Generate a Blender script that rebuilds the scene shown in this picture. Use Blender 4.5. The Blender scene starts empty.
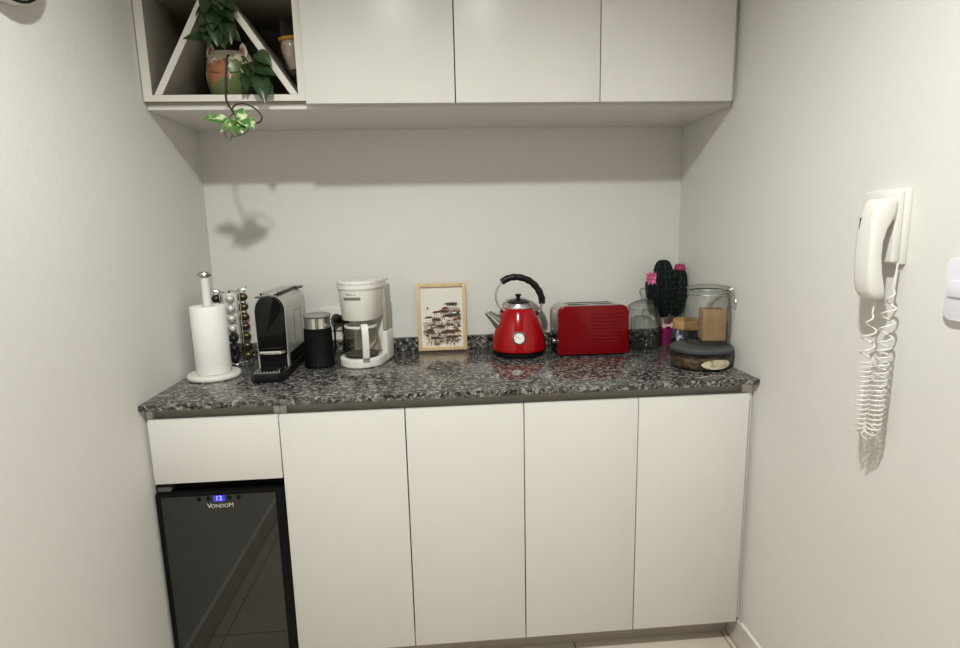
import bpy, bmesh, math, random
from mathutils import Vector, Matrix
random.seed(7)
sc = bpy.context.scene
COL = sc.collection
PI = math.pi

# ------------------------------------------------------------------ camera
W = 1.757            # niche width, left wall at x = 0, back wall at y = 0
CAM = Vector((0.8261, -2.1196, 1.354))
ya, pi_, ro = (math.radians(a) for a in (4.1366, -9.7238, -1.2939))
fw = Vector((math.sin(ya)*math.cos(pi_), math.cos(ya)*math.cos(pi_), math.sin(pi_)))
rt = Vector((math.cos(ya), -math.sin(ya), 0)); up = rt.cross(fw)
r2 = rt*math.cos(ro) + up*math.sin(ro); u2 = -rt*math.sin(ro) + up*math.cos(ro)
cd = bpy.data.cameras.new('camera'); cam = bpy.data.objects.new('camera', cd); COL.objects.link(cam)
m = Matrix((r2, u2, -fw)).transposed().to_4x4(); m.translation = CAM
cam.matrix_world = m
cd.sensor_fit = 'HORIZONTAL'; cd.sensor_width = 36.0; cd.lens = 559.11/960*36.0; cd.clip_start = 0.02
sc.camera = cam

# ------------------------------------------------------------------ light and exposure
sc.view_settings.view_transform = 'Standard'; sc.view_settings.look = 'None'
sc.view_settings.gamma = 1.0; sc.view_settings.use_curve_mapping = False
sc.view_settings.exposure = -0.55
wd = bpy.data.worlds.new('world'); sc.world = wd; wd.use_nodes = True
wd.node_tree.nodes['Background'].inputs[0].default_value = (0.8, 0.85, 1.0, 1)
wd.node_tree.nodes['Background'].inputs[1].default_value = 0.0
LAMP = Vector((0.745, -1.90, 2.535))
la = bpy.data.lights.new('ceiling_lamp_light', 'SPOT'); la.shadow_soft_size = 0.045
la.spot_size = math.radians(155); la.spot_blend = 0.62
la.energy = 229.0; la.color = (0.99, 1.0, 0.965)
lo = bpy.data.objects.new('ceiling_lamp_light', la); COL.objects.link(lo); lo.location = LAMP

# ------------------------------------------------------------------ helpers
def root_loc(o):
    while o.parent: o = o.parent
    return o.location.copy()

class MB:
    def __init__(s): s.bm = bmesh.new(); s.mi = 0
    def _mark(s, faces):
        for f in faces: f.material_index = s.mi
    def box(s, x0, x1, y0, y1, z0, z1, bev=0.0, seg=2, M=None):
        mt = Matrix.Translation(((x0+x1)/2, (y0+y1)/2, (z0+z1)/2)) @ Matrix.Diagonal((abs(x1-x0), abs(y1-y0), abs(z1-z0), 1))
        n0 = set(s.bm.faces)
        g = bmesh.ops.create_cube(s.bm, size=1.0, matrix=mt)
        if bev:
            ed = list({e for v in g['verts'] for e in v.link_edges})
            bmesh.ops.bevel(s.bm, geom=ed, offset=bev, segments=seg, profile=0.5, affect='EDGES')
        nf = [f for f in s.bm.faces if f not in n0]; s._mark(nf)
        if M: bmesh.ops.transform(s.bm, matrix=M, verts=list({v for f in nf for v in f.verts}))
        return s
    def lathe(s, prof, c=(0, 0, 0), n=48, M=None, sx=1.0, sy=1.0, rib=0, ribd=0.0):
        T = M or Matrix.Translation(Vector(c))
        rings = []
        for r, z in prof:
            if r <= 1e-6: rings.append([s.bm.verts.new(T @ Vector((0, 0, z)))])
            else:
                ring = []
                for k in range(n):
                    a = 2*PI*k/n
                    q = r*(1 + (ribd*math.cos(rib*a) if rib else 0))
                    ring.append(s.bm.verts.new(T @ Vector((q*sx*math.cos(a), q*sy*math.sin(a), z))))
                rings.append(ring)
        fs = []
        for A, B in zip(rings, rings[1:]):
            for k in range(n):
                k2 = (k+1) % n
                if len(A) == 1 and len(B) == 1: continue
                if len(A) == 1: fs.append(s.bm.faces.new((A[0], B[k2], B[k])))
                elif len(B) == 1: fs.append(s.bm.faces.new((A[k], A[k2], B[0])))
                else: fs.append(s.bm.faces.new((A[k], A[k2], B[k2], B[k])))
        s._mark(fs); return s
    def tube(s, pts, r, n=10, cap=True, flat=1.0):
        pts = [Vector(p) for p in pts]; N = len(pts)
        rs = r if isinstance(r, (list, tuple)) else [r]*N
        prev = None; rings = []
        for i, p in enumerate(pts):
            t = (pts[min(i+1, N-1)] - pts[max(i-1, 0)]).normalized()
            if prev is None:
                a = Vector((0, 0, 1)) if abs(t.z) < 0.9 else Vector((1, 0, 0))
                u = t.cross(a).normalized()
            else:
                u = (prev - t*prev.dot(t)).normalized()
            prev = u; v = t.cross(u)
            rings.append([s.bm.verts.new(p + (u*math.cos(2*PI*k/n) + v*flat*math.sin(2*PI*k/n))*rs[i]) for k in range(n)])
        fs = []
        for A, B in zip(rings, rings[1:]):
            for k in range(n): fs.append(s.bm.faces.new((A[k], A[(k+1) % n], B[(k+1) % n], B[k])))
        if cap:
            fs.append(s.bm.faces.new(rings[0][::-1])); fs.append(s.bm.faces.new(rings[-1]))
        s._mark(fs); return s
    def prism(s, poly, fn, d0, d1, bev=0.0, seg=2):
        """poly: 2D points; fn(u, v, d) -> 3D; extruded from d0 to d1"""
        n0 = set(s.bm.faces)
        A = [s.bm.verts.new(fn(u, v, d0)) for u, v in poly]; B = [s.bm.verts.new(fn(u, v, d1)) for u, v in poly]
        fa = s.bm.faces.new(A[::-1]); fb = s.bm.faces.new(B)
        for k in range(len(A)): s.bm.faces.new((A[k], A[(k+1) % len(A)], B[(k+1) % len(A)], B[k]))
        if bev:
            ed = list(fa.edges) + list(fb.edges)
            bmesh.ops.bevel(s.bm, geom=ed, offset=bev, segments=seg, profile=0.5, affect='EDGES')
        s._mark([f for f in s.bm.faces if f not in n0]); return s
    def ball(s, c, rx, ry=None, rz=None, n=24, M=None):
        ry = ry or rx; rz = rz or rx
        n0 = set(s.bm.faces)
        mt = Matrix.Translation(Vector(c)) @ (M or Matrix()) @ Matrix.Diagonal((rx, ry, rz, 1))
        bmesh.ops.create_uvsphere(s.bm, u_segments=n, v_segments=n//2, radius=1.0, matrix=mt)
        s._mark([f for f in s.bm.faces if f not in n0]); return s
    def leaf(s, b, t, nrm, w, curl=0.15, fold=0.25, n=9):
        b, t, nrm = Vector(b), Vector(t), Vector(nrm)
        d = t-b; L = d.length; d.normalize()
        sd = d.cross(nrm).normalized(); nn = sd.cross(d).normalized()
        rows = []
        for i in range(n+1):
            u = i/n
            ww = w*0.5*(math.sin(PI*min(1, u**0.62)) ** 0.85 if 0 < u < 1 else 0.0)
            c = b + d*L*u + nn*(-curl*L*u*u + curl*0.5*L*u)
            back = d*(-0.10*L) * (1-u)**3
            rows.append([c + sd*(-ww) + nn*fold*ww + back*(ww/w), c + sd*(-ww*.5) + nn*fold*ww*.35, c, c + sd*(ww*.5) + nn*fold*ww*.35, c + sd*ww + nn*fold*ww + back*(ww/w)])
        vr = [[s.bm.verts.new(p) for p in r] for r in rows]
        fs = []
        for A, B in zip(vr, vr[1:]):
            for k in range(4): fs.append(s.bm.faces.new((A[k], A[k+1], B[k+1], B[k])))
        bmesh.ops.remove_doubles(s.bm, verts=[v for r in (vr[0], vr[-1]) for v in r], dist=1e-5)
        s._mark([f for f in fs if f.is_valid]); return s
    def build(s, name, mat, parent=None, local=False, origin=None, ang=35, recalc=True):
        if recalc: bmesh.ops.recalc_face_normals(s.bm, faces=s.bm.faces)
        off = Vector((0, 0, 0))
        if not local:
            if parent is not None: off = root_loc(parent)
            elif origin is not None: off = Vector(origin)
        if off.length: bmesh.ops.translate(s.bm, vec=-off, verts=s.bm.verts)
        me = bpy.data.meshes.new(name); s.bm.to_mesh(me); s.bm.free()
        for mm in (mat if isinstance(mat, (list, tuple)) else [mat]): me.materials.append(mm)
        me.polygons.foreach_set('use_smooth', [True]*len(me.polygons))
        me.set_sharp_from_angle(angle=math.radians(ang))
        o = bpy.data.objects.new(name, me); COL.objects.link(o)
        if parent is not None: o.parent = parent
        elif origin is not None: o.location = origin
        return o

def tag(o, label, cat, group=None):
    o['label'] = label; o['category'] = cat
    if group: o['group'] = group
    return o
def thing(name, label, cat, loc, rz=0.0, group=None):
    o = bpy.data.objects.new(name, None); COL.objects.link(o)
    o.empty_display_size = 0.02; o.location = loc; o.rotation_euler = (0, 0, rz)
    return tag(o, label, cat, group)
def struct(o): o['kind'] = 'structure'; return o
def box(*a, **k): return MB().box(*a, **k)
def lathe(*a, **k): return MB().lathe(*a, **k)
def tube(*a, **k): return MB().tube(*a, **k)
def dup(root, loc, label=None, rz=None):
    r = root.copy(); COL.objects.link(r); r.location = loc
    if rz is not None: r.rotation_euler = (0, 0, rz)
    if label: r['label'] = label
    for ch in list(root.children):
        c = ch.copy(); COL.objects.link(c); c.parent = r
    return r
def spline(pts, n=8):
    P = [Vector(p) for p in pts]; out = []
    for i in range(len(P)-1):
        p0 = P[max(i-1, 0)]; p1 = P[i]; p2 = P[i+1]; p3 = P[min(i+2, len(P)-1)]
        for k in range(n):
            t = k/n
            out.append(0.5*((2*p1) + (p2-p0)*t + (2*p0-5*p1+4*p2-p3)*t*t + (3*p1-p0-3*p2+p3)*t**3))
    out.append(P[-1]); return out
def text_mesh(name, s, size, mat, parent, pos, depth=0.0004, spacing=1.0, align='CENTER'):
    """lettering standing on a surface that faces -y; pos is its centre in world space"""
    cu = bpy.data.curves.new(name, 'FONT'); cu.body = s; cu.size = size; cu.extrude = depth
    cu.align_x = align; cu.align_y = 'CENTER'; cu.space_character = spacing
    to = bpy.data.objects.new(name, cu); COL.objects.link(to)
    dg = bpy.context.evaluated_depsgraph_get()
    me = bpy.data.meshes.new_from_object(to.evaluated_get(dg)); bpy.data.objects.remove(to)
    me.transform(Matrix.Translation(Vector(pos) - root_loc(parent)) @ Matrix.Rotation(PI/2, 4, 'X'))
    me.materials.clear(); me.materials.append(mat)
    o = bpy.data.objects.new(name, me); COL.objects.link(o); o.parent = parent
    return o

# ------------------------------------------------------------------ materials
def mat(name, col, rough=0.5, metal=0.0, var=0.04, scale=30.0, bump=0.0, bscale=80.0, coat=0.0, ior=1.5, emit=None, es=1.0, spec=0.5):
    m = bpy.data.materials.new(name); m.use_nodes = True
    nt = m.node_tree; b = nt.nodes['Principled BSDF']
    b.inputs['Roughness'].default_value = rough; b.inputs['Metallic'].default_value = metal
    b.inputs['IOR'].default_value = ior; b.inputs['Coat Weight'].default_value = coat; b.inputs['Coat Roughness'].default_value = 0.05
    b.inputs['Specular IOR Level'].default_value = spec
    tc = nt.nodes.new('ShaderNodeTexCoord')
    nz = nt.nodes.new('ShaderNodeTexNoise'); nz.inputs['Scale'].default_value = scale; nz.inputs['Detail'].default_value = 4
    nt.links.new(tc.outputs['Object'], nz.inputs['Vector'])
    rp = nt.nodes.new('ShaderNodeValToRGB')
    lo_, hi = [max(0, c*(1-var)) for c in col], [min(1, c*(1+var)) for c in col]
    rp.color_ramp.elements[0].position = 0.3; rp.color_ramp.elements[0].color = (*lo_, 1)
    rp.color_ramp.elements[1].position = 0.7; rp.color_ramp.elements[1].color = (*hi, 1)
    nt.links.new(nz.outputs['Fac'], rp.inputs['Fac']); nt.links.new(rp.outputs['Color'], b.inputs['Base Color'])
    if bump:
        n2 = nt.nodes.new('ShaderNodeTexNoise'); n2.inputs['Scale'].default_value = bscale; n2.inputs['Detail'].default_value = 5
        nt.links.new(tc.outputs['Object'], n2.inputs['Vector'])
        bp = nt.nodes.new('ShaderNodeBump'); bp.inputs['Strength'].default_value = bump; bp.inputs['Distance'].default_value = 0.004
        nt.links.new(n2.outputs['Fac'], bp.inputs['Height']); nt.links.new(bp.outputs['Normal'], b.inputs['Normal'])
    if emit:
        b.inputs['Emission Color'].default_value = (*emit, 1); b.inputs['Emission Strength'].default_value = es
    return m
def glass(name, tint=(0.955, 0.965, 0.955), edge=(0.38, 0.41, 0.39), edge_pow=0.2):
    """thin clear glass: see-through sheet, darker where seen edge-on, mirror-like by Fresnel"""
    m = bpy.data.materials.new(name); m.use_nodes = True; nt = m.node_tree
    for n in list(nt.nodes): nt.nodes.remove(n)
    out = nt.nodes.new('ShaderNodeOutputMaterial'); mx = nt.nodes.new('ShaderNodeMixShader')
    tr = nt.nodes.new('ShaderNodeBsdfTransparent'); gl = nt.nodes.new('ShaderNodeBsdfGlossy'); gl.inputs['Roughness'].default_value = 0.03
    l5 = nt.nodes.new('ShaderNodeLayerWeight'); l5.inputs['Blend'].default_value = 0.5
    pw = nt.nodes.new('ShaderNodeMath'); pw.operation = 'POWER'; pw.inputs[1].default_value = 5.0
    fr = nt.nodes.new('ShaderNodeMath'); fr.operation = 'MULTIPLY_ADD'; fr.inputs[1].default_value = 0.8; fr.inputs[2].default_value = 0.045
    nt.links.new(l5.outputs['Facing'], pw.inputs[0]); nt.links.new(pw.outputs[0], fr.inputs[0])
    lw = nt.nodes.new('ShaderNodeLayerWeight'); lw.inputs['Blend'].default_value = edge_pow
    mc = nt.nodes.new('ShaderNodeMix'); mc.data_type = 'RGBA'
    mc.inputs['A'].default_value = (*tint, 1); mc.inputs['B'].default_value = (*edge, 1)
    nt.links.new(lw.outputs['Facing'], mc.inputs['Factor']); nt.links.new(mc.outputs['Result'], tr.inputs['Color'])
    nt.links.new(fr.outputs[0], mx.inputs['Fac']); nt.links.new(tr.outputs[0], mx.inputs[1]); nt.links.new(gl.outputs[0], mx.inputs[2])
    nt.links.new(mx.outputs[0], out.inputs['Surface'])
    return m
def granite():
    m = mat('speckled_granite', (0.2, 0.2, 0.2), rough=0.12); nt = m.node_tree; b = nt.nodes['Principled BSDF']
    tc = [n for n in nt.nodes if n.type == 'TEX_COORD'][0]
    nz = nt.nodes.new('ShaderNodeTexNoise'); nz.inputs['Scale'].default_value = 70; nz.inputs['Detail'].default_value = 3
    ad = nt.nodes.new('ShaderNodeMix'); ad.data_type = 'VECTOR'; ad.inputs['Factor'].default_value = 0.016
    nt.links.new(tc.outputs['Object'], nz.inputs['Vector']); nt.links.new(tc.outputs['Object'], ad.inputs['A']); nt.links.new(nz.outputs['Color'], ad.inputs['B'])
    def vor(scale, stops):
        v = nt.nodes.new('ShaderNodeTexVoronoi'); v.inputs['Scale'].default_value = scale
        nt.links.new(ad.outputs['Result'], v.inputs['Vector'])
        sp = nt.nodes.new('ShaderNodeSeparateColor'); nt.links.new(v.outputs['Color'], sp.inputs['Color'])
        r = nt.nodes.new('ShaderNodeValToRGB'); r.color_ramp.interpolation = 'CONSTANT'
        e = r.color_ramp.elements
        e[0].position = 0; e[0].color = (*stops[0][1], 1); e[1].position = stops[1][0]; e[1].color = (*stops[1][1], 1)
        for p, c in stops[2:]: x = e.new(p); x.color = (*c, 1)
        nt.links.new(sp.outputs['Red'], r.inputs['Fac']); return r
    a = vor(120, [(0, (.008, .008, .008)), (.36, (.030, .028, .027)), (.52, (.09, .083, .078)), (.68, (.19, .175, .165)), (.85, (.38, .36, .335))])
    c = vor(240, [(0, (.012, .011, .012)), (.35, (.05, .046, .045)), (.6, (.14, .13, .12)), (.82, (.32, .30, .28))])
    mx = nt.nodes.new('ShaderNodeMix'); mx.data_type = 'RGBA'; mx.inputs['Factor'].default_value = 0.40
    nt.links.new(a.outputs['Color'], mx.inputs['A']); nt.links.new(c.outputs['Color'], mx.inputs['B'])
    nt.links.new(mx.outputs['Result'], b.inputs['Base Color'])
    return m
def floor_tiles():
    m = mat('beige_floor_tile', (0.70, 0.625, 0.53), rough=0.22, var=0.08, scale=5); nt = m.node_tree; b = nt.nodes['Principled BSDF']
    tc = [n for n in nt.nodes if n.type == 'TEX_COORD'][0]
    sx = nt.nodes.new('ShaderNodeSeparateXYZ'); nt.links.new(tc.outputs['Object'], sx.inputs['Vector'])
    def M(op, a, b_=None):
        n = nt.nodes.new('ShaderNodeMath'); n.operation = op
        for i, q in enumerate((a, b_)):
            if q is None: continue
            if isinstance(q, (int, float)): n.inputs[i].default_value = q
            else: nt.links.new(q, n.inputs[i])
        return n.outputs[0]
    def line(sock, off, step, w): # distance to the nearest joint
        f = M('FLOORED_MODULO', M('SUBTRACT', sock, off), step)
        return M('LESS_THAN', M('MINIMUM', f, M('SUBTRACT', step, f)), w)
    g = M('MAXIMUM', line(sx.outputs['X'], 0.06, 0.585, 0.0022), line(sx.outputs['Y'], -0.812, 0.585, 0.0022))
    g = M('MAXIMUM', g, M('LESS_THAN', M('ABSOLUTE', M('SUBTRACT', sx.outputs['X'], W-0.0275)), 0.0018))
    g = M('MAXIMUM', g, M('MAXIMUM', M('LESS_THAN', sx.outputs['X'], .0155), M('GREATER_THAN', sx.outputs['X'], W-.0105)))
    mx = nt.nodes.new('ShaderNodeMix'); mx.data_type = 'RGBA'
    rp = [n for n in nt.nodes if n.type == 'VALTORGB'][0]
    nt.links.new(g, mx.inputs['Factor']); nt.links.new(rp.outputs['Color'], mx.inputs['A']); mx.inputs['B'].default_value = (.14, .115, .09, 1)
    nt.links.new(mx.outputs['Result'], b.inputs['Base Color'])
    return m
def wood(name, c0, c1, scale=40, axis='Z', rough=0.5):
    m = mat(name, c0, rough=rough); nt = m.node_tree; b = nt.nodes['Principled BSDF']
    tc = [n for n in nt.nodes if n.type == 'TEX_COORD'][0]
    mp = nt.nodes.new('ShaderNodeMapping'); s = {'X': (1, 12, 12), 'Y': (12, 1, 12), 'Z': (12, 12, 1)}[axis]; mp.inputs['Scale'].default_value = s
    nz = nt.nodes.new('ShaderNodeTexNoise'); nz.inputs['Scale'].default_value = scale/6; nz.inputs['Detail'].default_value = 6
    rp = nt.nodes.new('ShaderNodeValToRGB'); rp.color_ramp.elements[0].position = .35; rp.color_ramp.elements[1].position = .65
    rp.color_ramp.elements[0].color = (*c0, 1); rp.color_ramp.elements[1].color = (*c1, 1)
    nt.links.new(tc.outputs['Object'], mp.inputs['Vector']); nt.links.new(mp.outputs[0], nz.inputs['Vector'])
    nt.links.new(nz.outputs['Fac'], rp.inputs['Fac']); nt.links.new(rp.outputs['Color'], b.inputs['Base Color'])
    return m
def two_tone(name, ca, cb, scale, thr, rough=0.5, soft=0.05):
    m = mat(name, ca, rough=rough, scale=scale); rp = [n for n in m.node_tree.nodes if n.type == 'VALTORGB'][0]
    rp.color_ramp.elements[0].position = thr-soft; rp.color_ramp.elements[1].position = thr+soft
    rp.color_ramp.elements[0].color = (*ca, 1); rp.color_ramp.elements[1].color = (*cb, 1)
    return m

PLASTER = mat('painted_plaster', (.66, .645, .605), .75, var=.012, scale=3, bump=.22, bscale=55)
CEIL = mat('ceiling_paint', (.62, .61, .58), .8, var=.01)
WHITE_LAM = mat('white_laminate', (.68, .665, .62), .33, var=.008, scale=6)
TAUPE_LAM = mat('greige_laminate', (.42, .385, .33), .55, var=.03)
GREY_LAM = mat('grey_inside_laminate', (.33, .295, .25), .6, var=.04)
EDGE = mat('edge_banding', (.68, .66, .60), .5, var=.01)
GRAN = granite(); TILE = floor_tiles()
BASET = mat('baseboard_tile', (.62, .57, .50), .3, var=.04); BASEC = mat('baseboard_cap', (.85, .83, .78), .4, var=.01)
WPLAST = mat('white_plastic', (.70, .685, .64), .32, var=.01); CREAM = mat('cream_plastic', (.72, .70, .63), .35, var=.015)
LILAC = mat('lilac_white_plastic', (.74, .72, .78), .35, var=.01)
BPLAST = mat('black_plastic', (.006, .006, .006), .35, var=.1, spec=.28); BGLOSS = mat('gloss_black', (.003, .003, .003), .06, var=.05, spec=.3)
BMATTE = mat('matte_black', (.004, .004, .004), .55, var=.1, spec=.12)
CHROME = mat('chrome', (.75, .74, .72), .12, 1.0, var=.02); STEEL = mat('brushed_steel', (.55, .53, .50), .28, 1.0, var=.04, scale=60)
SILVER = mat('silver_paint', (.50, .49, .46), .34, .55, var=.02); DGREY = mat('dark_grey', (.07, .07, .068), .5)
MGREY = mat('mid_grey_plastic', (.24, .235, .22), .5)
RED = mat('red_enamel', (.31, .001, .004), .12, var=.02, spec=.4); REDM = mat('red_painted_metal', (.165, .0005, .003), .22, var=.03, spec=.25)
PAPER = mat('paper_towel', (.80, .79, .75), .9, var=.015, bump=.35, bscale=160)
GLASS = glass('clear_glass'); GLASSG = glass('smoky_tank', (.60, .57, .50), (.35, .33, .28)); GLASSR = glass('ribbed_glass', (.93, .945, .93), (.25, .28, .26), .32)
GLASSC = glass('carafe_glass', (.90, .88, .83), (.5, .48, .44), .2)
PINE = wood('light_pine', (.56, .40, .22), (.66, .50, .30), axis='Z'); BAMBOO = wood('bamboo_lid', (.36, .19, .07), (.48, .28, .11), axis='X')
COOLGLASS = mat('dark_mirror_glass', (.016, .016, .014), .04, var=.02, ior=1.62)

# ------------------------------------------------------------------ room shell
YB = -4.2; H = 2.58
struct(box(-.1, W+.1, YB, .1, -.1, 0).build('floor', TILE))
struct(box(-.1, W+.1, YB, .1, H, H+.1).build('ceiling', CEIL))
struct(box(-.1, 0, YB, .1, 0, H).build('wall_left', PLASTER))
struct(box(W, W+.1, YB, .1, 0, H).build('wall_right', PLASTER))
struct(box(0, W, 0, .1, 0, H).build('wall_back', PLASTER))
struct(box(-.1, W+.1, YB-.1, YB, 0, H).build('wall_rear', mat('grey_paint', (.27, .26, .245), .8)))
for nm, xa, xb, sx in (('baseboard_right', W-.008, W, -1), ('baseboard_left', 0, .012, 1)):
    b = MB().box(xa, xb, YB, -.506, 0, .084); b.mi = 1; b.box(xa-(.002 if sx < 0 else 0), xb+(.002 if sx > 0 else 0), YB, -.586, .084, .094, .002)
    struct(b.build(nm, [BASET, BASEC]))
t = thing('ceiling_light', 'round recessed downlight with white ring in the ceiling', 'ceiling light', (LAMP.x, LAMP.y, H))
lathe([(.055, -.001), (.075, -.001), (.075, -.012), (.058, -.014), (.055, -.004)], (LAMP.x, LAMP.y, H)).build('trim_ring', WPLAST, t)
lathe([(0, -.002), (.055, -.002), (.055, -.006), (0, -.006)], (LAMP.x, LAMP.y, H)).build('diffuser', mat('lit_diffuser', (.9, .9, .9), emit=(1, .93, .8), es=8), t)

# ------------------------------------------------------------------ base cabinets, worktop
YD = -.5823; D = [.0113, .3652, .7172, 1.0591, 1.399, W-.0184]; G = .0016
def door_front(name, x0, x1, z0, z1, parent, y=YD):
    return box(x0+G, x1-G, y, y+.018, z0, z1, .0012, 2).build(name, WHITE_LAM, parent)
t = thing('drawer_cabinet', 'short white drawer cabinet fixed above the black wine cooler', 'cabinet', (.18, -.3, .664))
b = MB().box(.002, .020, YD+.019, -.03, .668, .881).box(.349, .3655, YD+.019, -.03, .668, .881).box(.020, .349, -.5, -.03, .668, .684)
b.build('cabinet_box', EDGE, t)
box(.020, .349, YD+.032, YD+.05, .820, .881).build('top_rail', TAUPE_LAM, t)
door_front('drawer_front', D[0], D[1], .6641, .8514, t)
t = thing('base_cabinet', 'long white base cabinet with four plain doors right of the wine cooler', 'cabinet', (1.05, -.3, 0))
box(.367, .3835, YD+.019, -.02, .095, .881).build('side_panel', EDGE, t); box(W-.0345, W-.002, YD+.019, -.02, .095, .881).build('side_panel', EDGE, t)
box(.3835, W-.0345, YD+.04, -.02, .095, .112).build('bottom_board', EDGE, t)
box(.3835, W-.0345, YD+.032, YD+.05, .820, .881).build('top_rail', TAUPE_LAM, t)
for i in range(1, 5): door_front('door', D[i], D[i+1], .0953, .8514, t)
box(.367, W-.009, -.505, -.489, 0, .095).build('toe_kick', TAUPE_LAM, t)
t = thing('worktop', 'speckled grey granite worktop with low granite upstand along the wall', 'worktop', (W/2, -.3, .8819))
box(.0005, W-.0005, -.5976, -.001, .8819, .9, .003, 2).build('slab', GRAN, t)
box(.0005, W-.0005, -.020, -.001, .9, .95, .001, 2).build('upstand', GRAN, t)

# wine cooler
t = thing('wine_cooler', 'black wine cooler with dark glass door and blue digit display under the drawer', 'wine cooler', (.18, -.3, 0))
b = MB().box(.018, .358, -.548, -.06, .02, .652); [b.lathe([(0, 0), (.016, 0), (.016, .02), (0, .02)], (x, y, 0), 16) for x in (.05, .33) for y in (-.5, -.1)]
b.build('body', BMATTE, t)
dr = MB().box(.0075, .022, -.5815, -.55, .025, .634, .002).box(.338, .3635, -.5815, -.55, .025, .634, .002).box(.022, .338, -.5815, -.55, .622, .634, .001).box(.022, .338, -.5815, -.55, .025, .04, .001).box(.022, .338, -.565, -.55, .04, .622)
dr = dr.build('door', BMATTE, t)
box(.022, .338, -.5805, -.566, .04, .622).build('glass_pane', COOLGLASS, dr)
box(.012, .05, -.575, -.545, .636, .650, .003).build('hinge', DGREY, t)
for x in (.126, .152, .2105, .2355):
    lathe([(0, 0), (.0065, 0), (.0065, .0004), (0, .0004)], n=20, M=Matrix.Translation((x, -.5805, .6125)) @ Matrix.Rotation(PI/2, 4, 'X')).build('touch_button', BMATTE, t)
LED = mat('blue_display', (.02, .02, .2), emit=(.03, .04, .9), es=1.0); DIG = mat('blue_digits', (.3, .3, 1), emit=(.25, .3, 1.0), es=3.2)
dp = box(.165, .197, -.5809, -.5804, .6035, .6215).build('display', LED, t)
text_mesh('digits', '12', .0190, DIG, dp, (.1805, -.5811, .6125), .0002, 1.05)
LET = mat('silver_lettering', (.62, .60, .56), .4)
text_mesh('lettering', 'V', .0205, LET, t, (.1525, -.5808, .5905), .0002)
text_mesh('lettering', 'ONDO', .0155, LET, t, (.1812, -.5808, .5892), .0002)
text_mesh('lettering', 'M', .0190, LET, t, (.2130, -.5808, .5902), .0002)

# ------------------------------------------------------------------ upper cabinets
YU = -.366; ZB = 1.7127; ZD = 1.7205; ZT = 2.40; U = [.4599, .8944, 1.3283, W-.0165]
t = thing('wall_cabinet', 'white wall cabinet with three plain doors and an underside panel above the worktop', 'cabinet', (1.1, -.18, ZB))
box(.002, W-.002, YU+.018, -.002, ZB, ZB+.014).build('bottom_board', WHITE_LAM, t)
box(.4635, .479, YU, -.002, ZB+.014, ZT).build('side_panel', WHITE_LAM, t)
box(W-.020, W-.002, YU+.004, -.002, ZB+.014, ZT).build('side_panel', WHITE_LAM, t)
box(.479, W-.020, -.012, -.002, ZB+.014, ZT).build('back_panel', GREY_LAM, t)
box(.479, W-.020, YU, -.012, ZT-.018, ZT).build('top_panel', WHITE_LAM, t)
for i in range(3): box(U[i]+G, U[i+1]-G, YU-.0185, YU-.0005, ZD, ZT, .0012).build('door', WHITE_LAM, t)

SB, ST, SL, SR = 1.750, 2.040, .028, .437       # inside of the open niche
t = thing('open_shelf_unit', 'open white shelf unit with two slanted boards holding the potted vine', 'shelf', (.22, -.18, ZB+.014))
FE = YU-.002
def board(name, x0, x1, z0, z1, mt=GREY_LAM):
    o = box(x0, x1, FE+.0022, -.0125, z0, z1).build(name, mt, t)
    box(x0, x1, FE, FE+.002, z0, z1, .0004, 1).build('edge_strip', EDGE, o)
board('side_panel', .003, SL, SB-.018, ZT); board('side_panel', SR, .4625, SB-.018, ZT)
board('bottom_board', SL+.0002, SR-.0002, SB-.018, SB); board('top_board', SL+.0002, SR-.0002, ST, ST+.018)
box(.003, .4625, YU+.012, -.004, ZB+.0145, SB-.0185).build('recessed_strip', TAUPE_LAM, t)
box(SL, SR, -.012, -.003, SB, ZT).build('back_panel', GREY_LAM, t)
TH = .0105
def slant(x0, x1):   # board from (x0, SB) up to (x1, ST)
    poly = [(x0-TH, SB+.0005), (x0+TH, SB+.0005), (x1+TH, ST-.0005), (x1-TH, ST-.0005)]
    fn = lambda u, v, d_: Vector((u, d_, v))
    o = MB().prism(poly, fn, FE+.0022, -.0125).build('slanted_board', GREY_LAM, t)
    MB().prism(poly, fn, FE, FE+.002).build('edge_strip', EDGE, o)
slant(.0450, .2105); slant(.4255, .2325)

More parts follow.
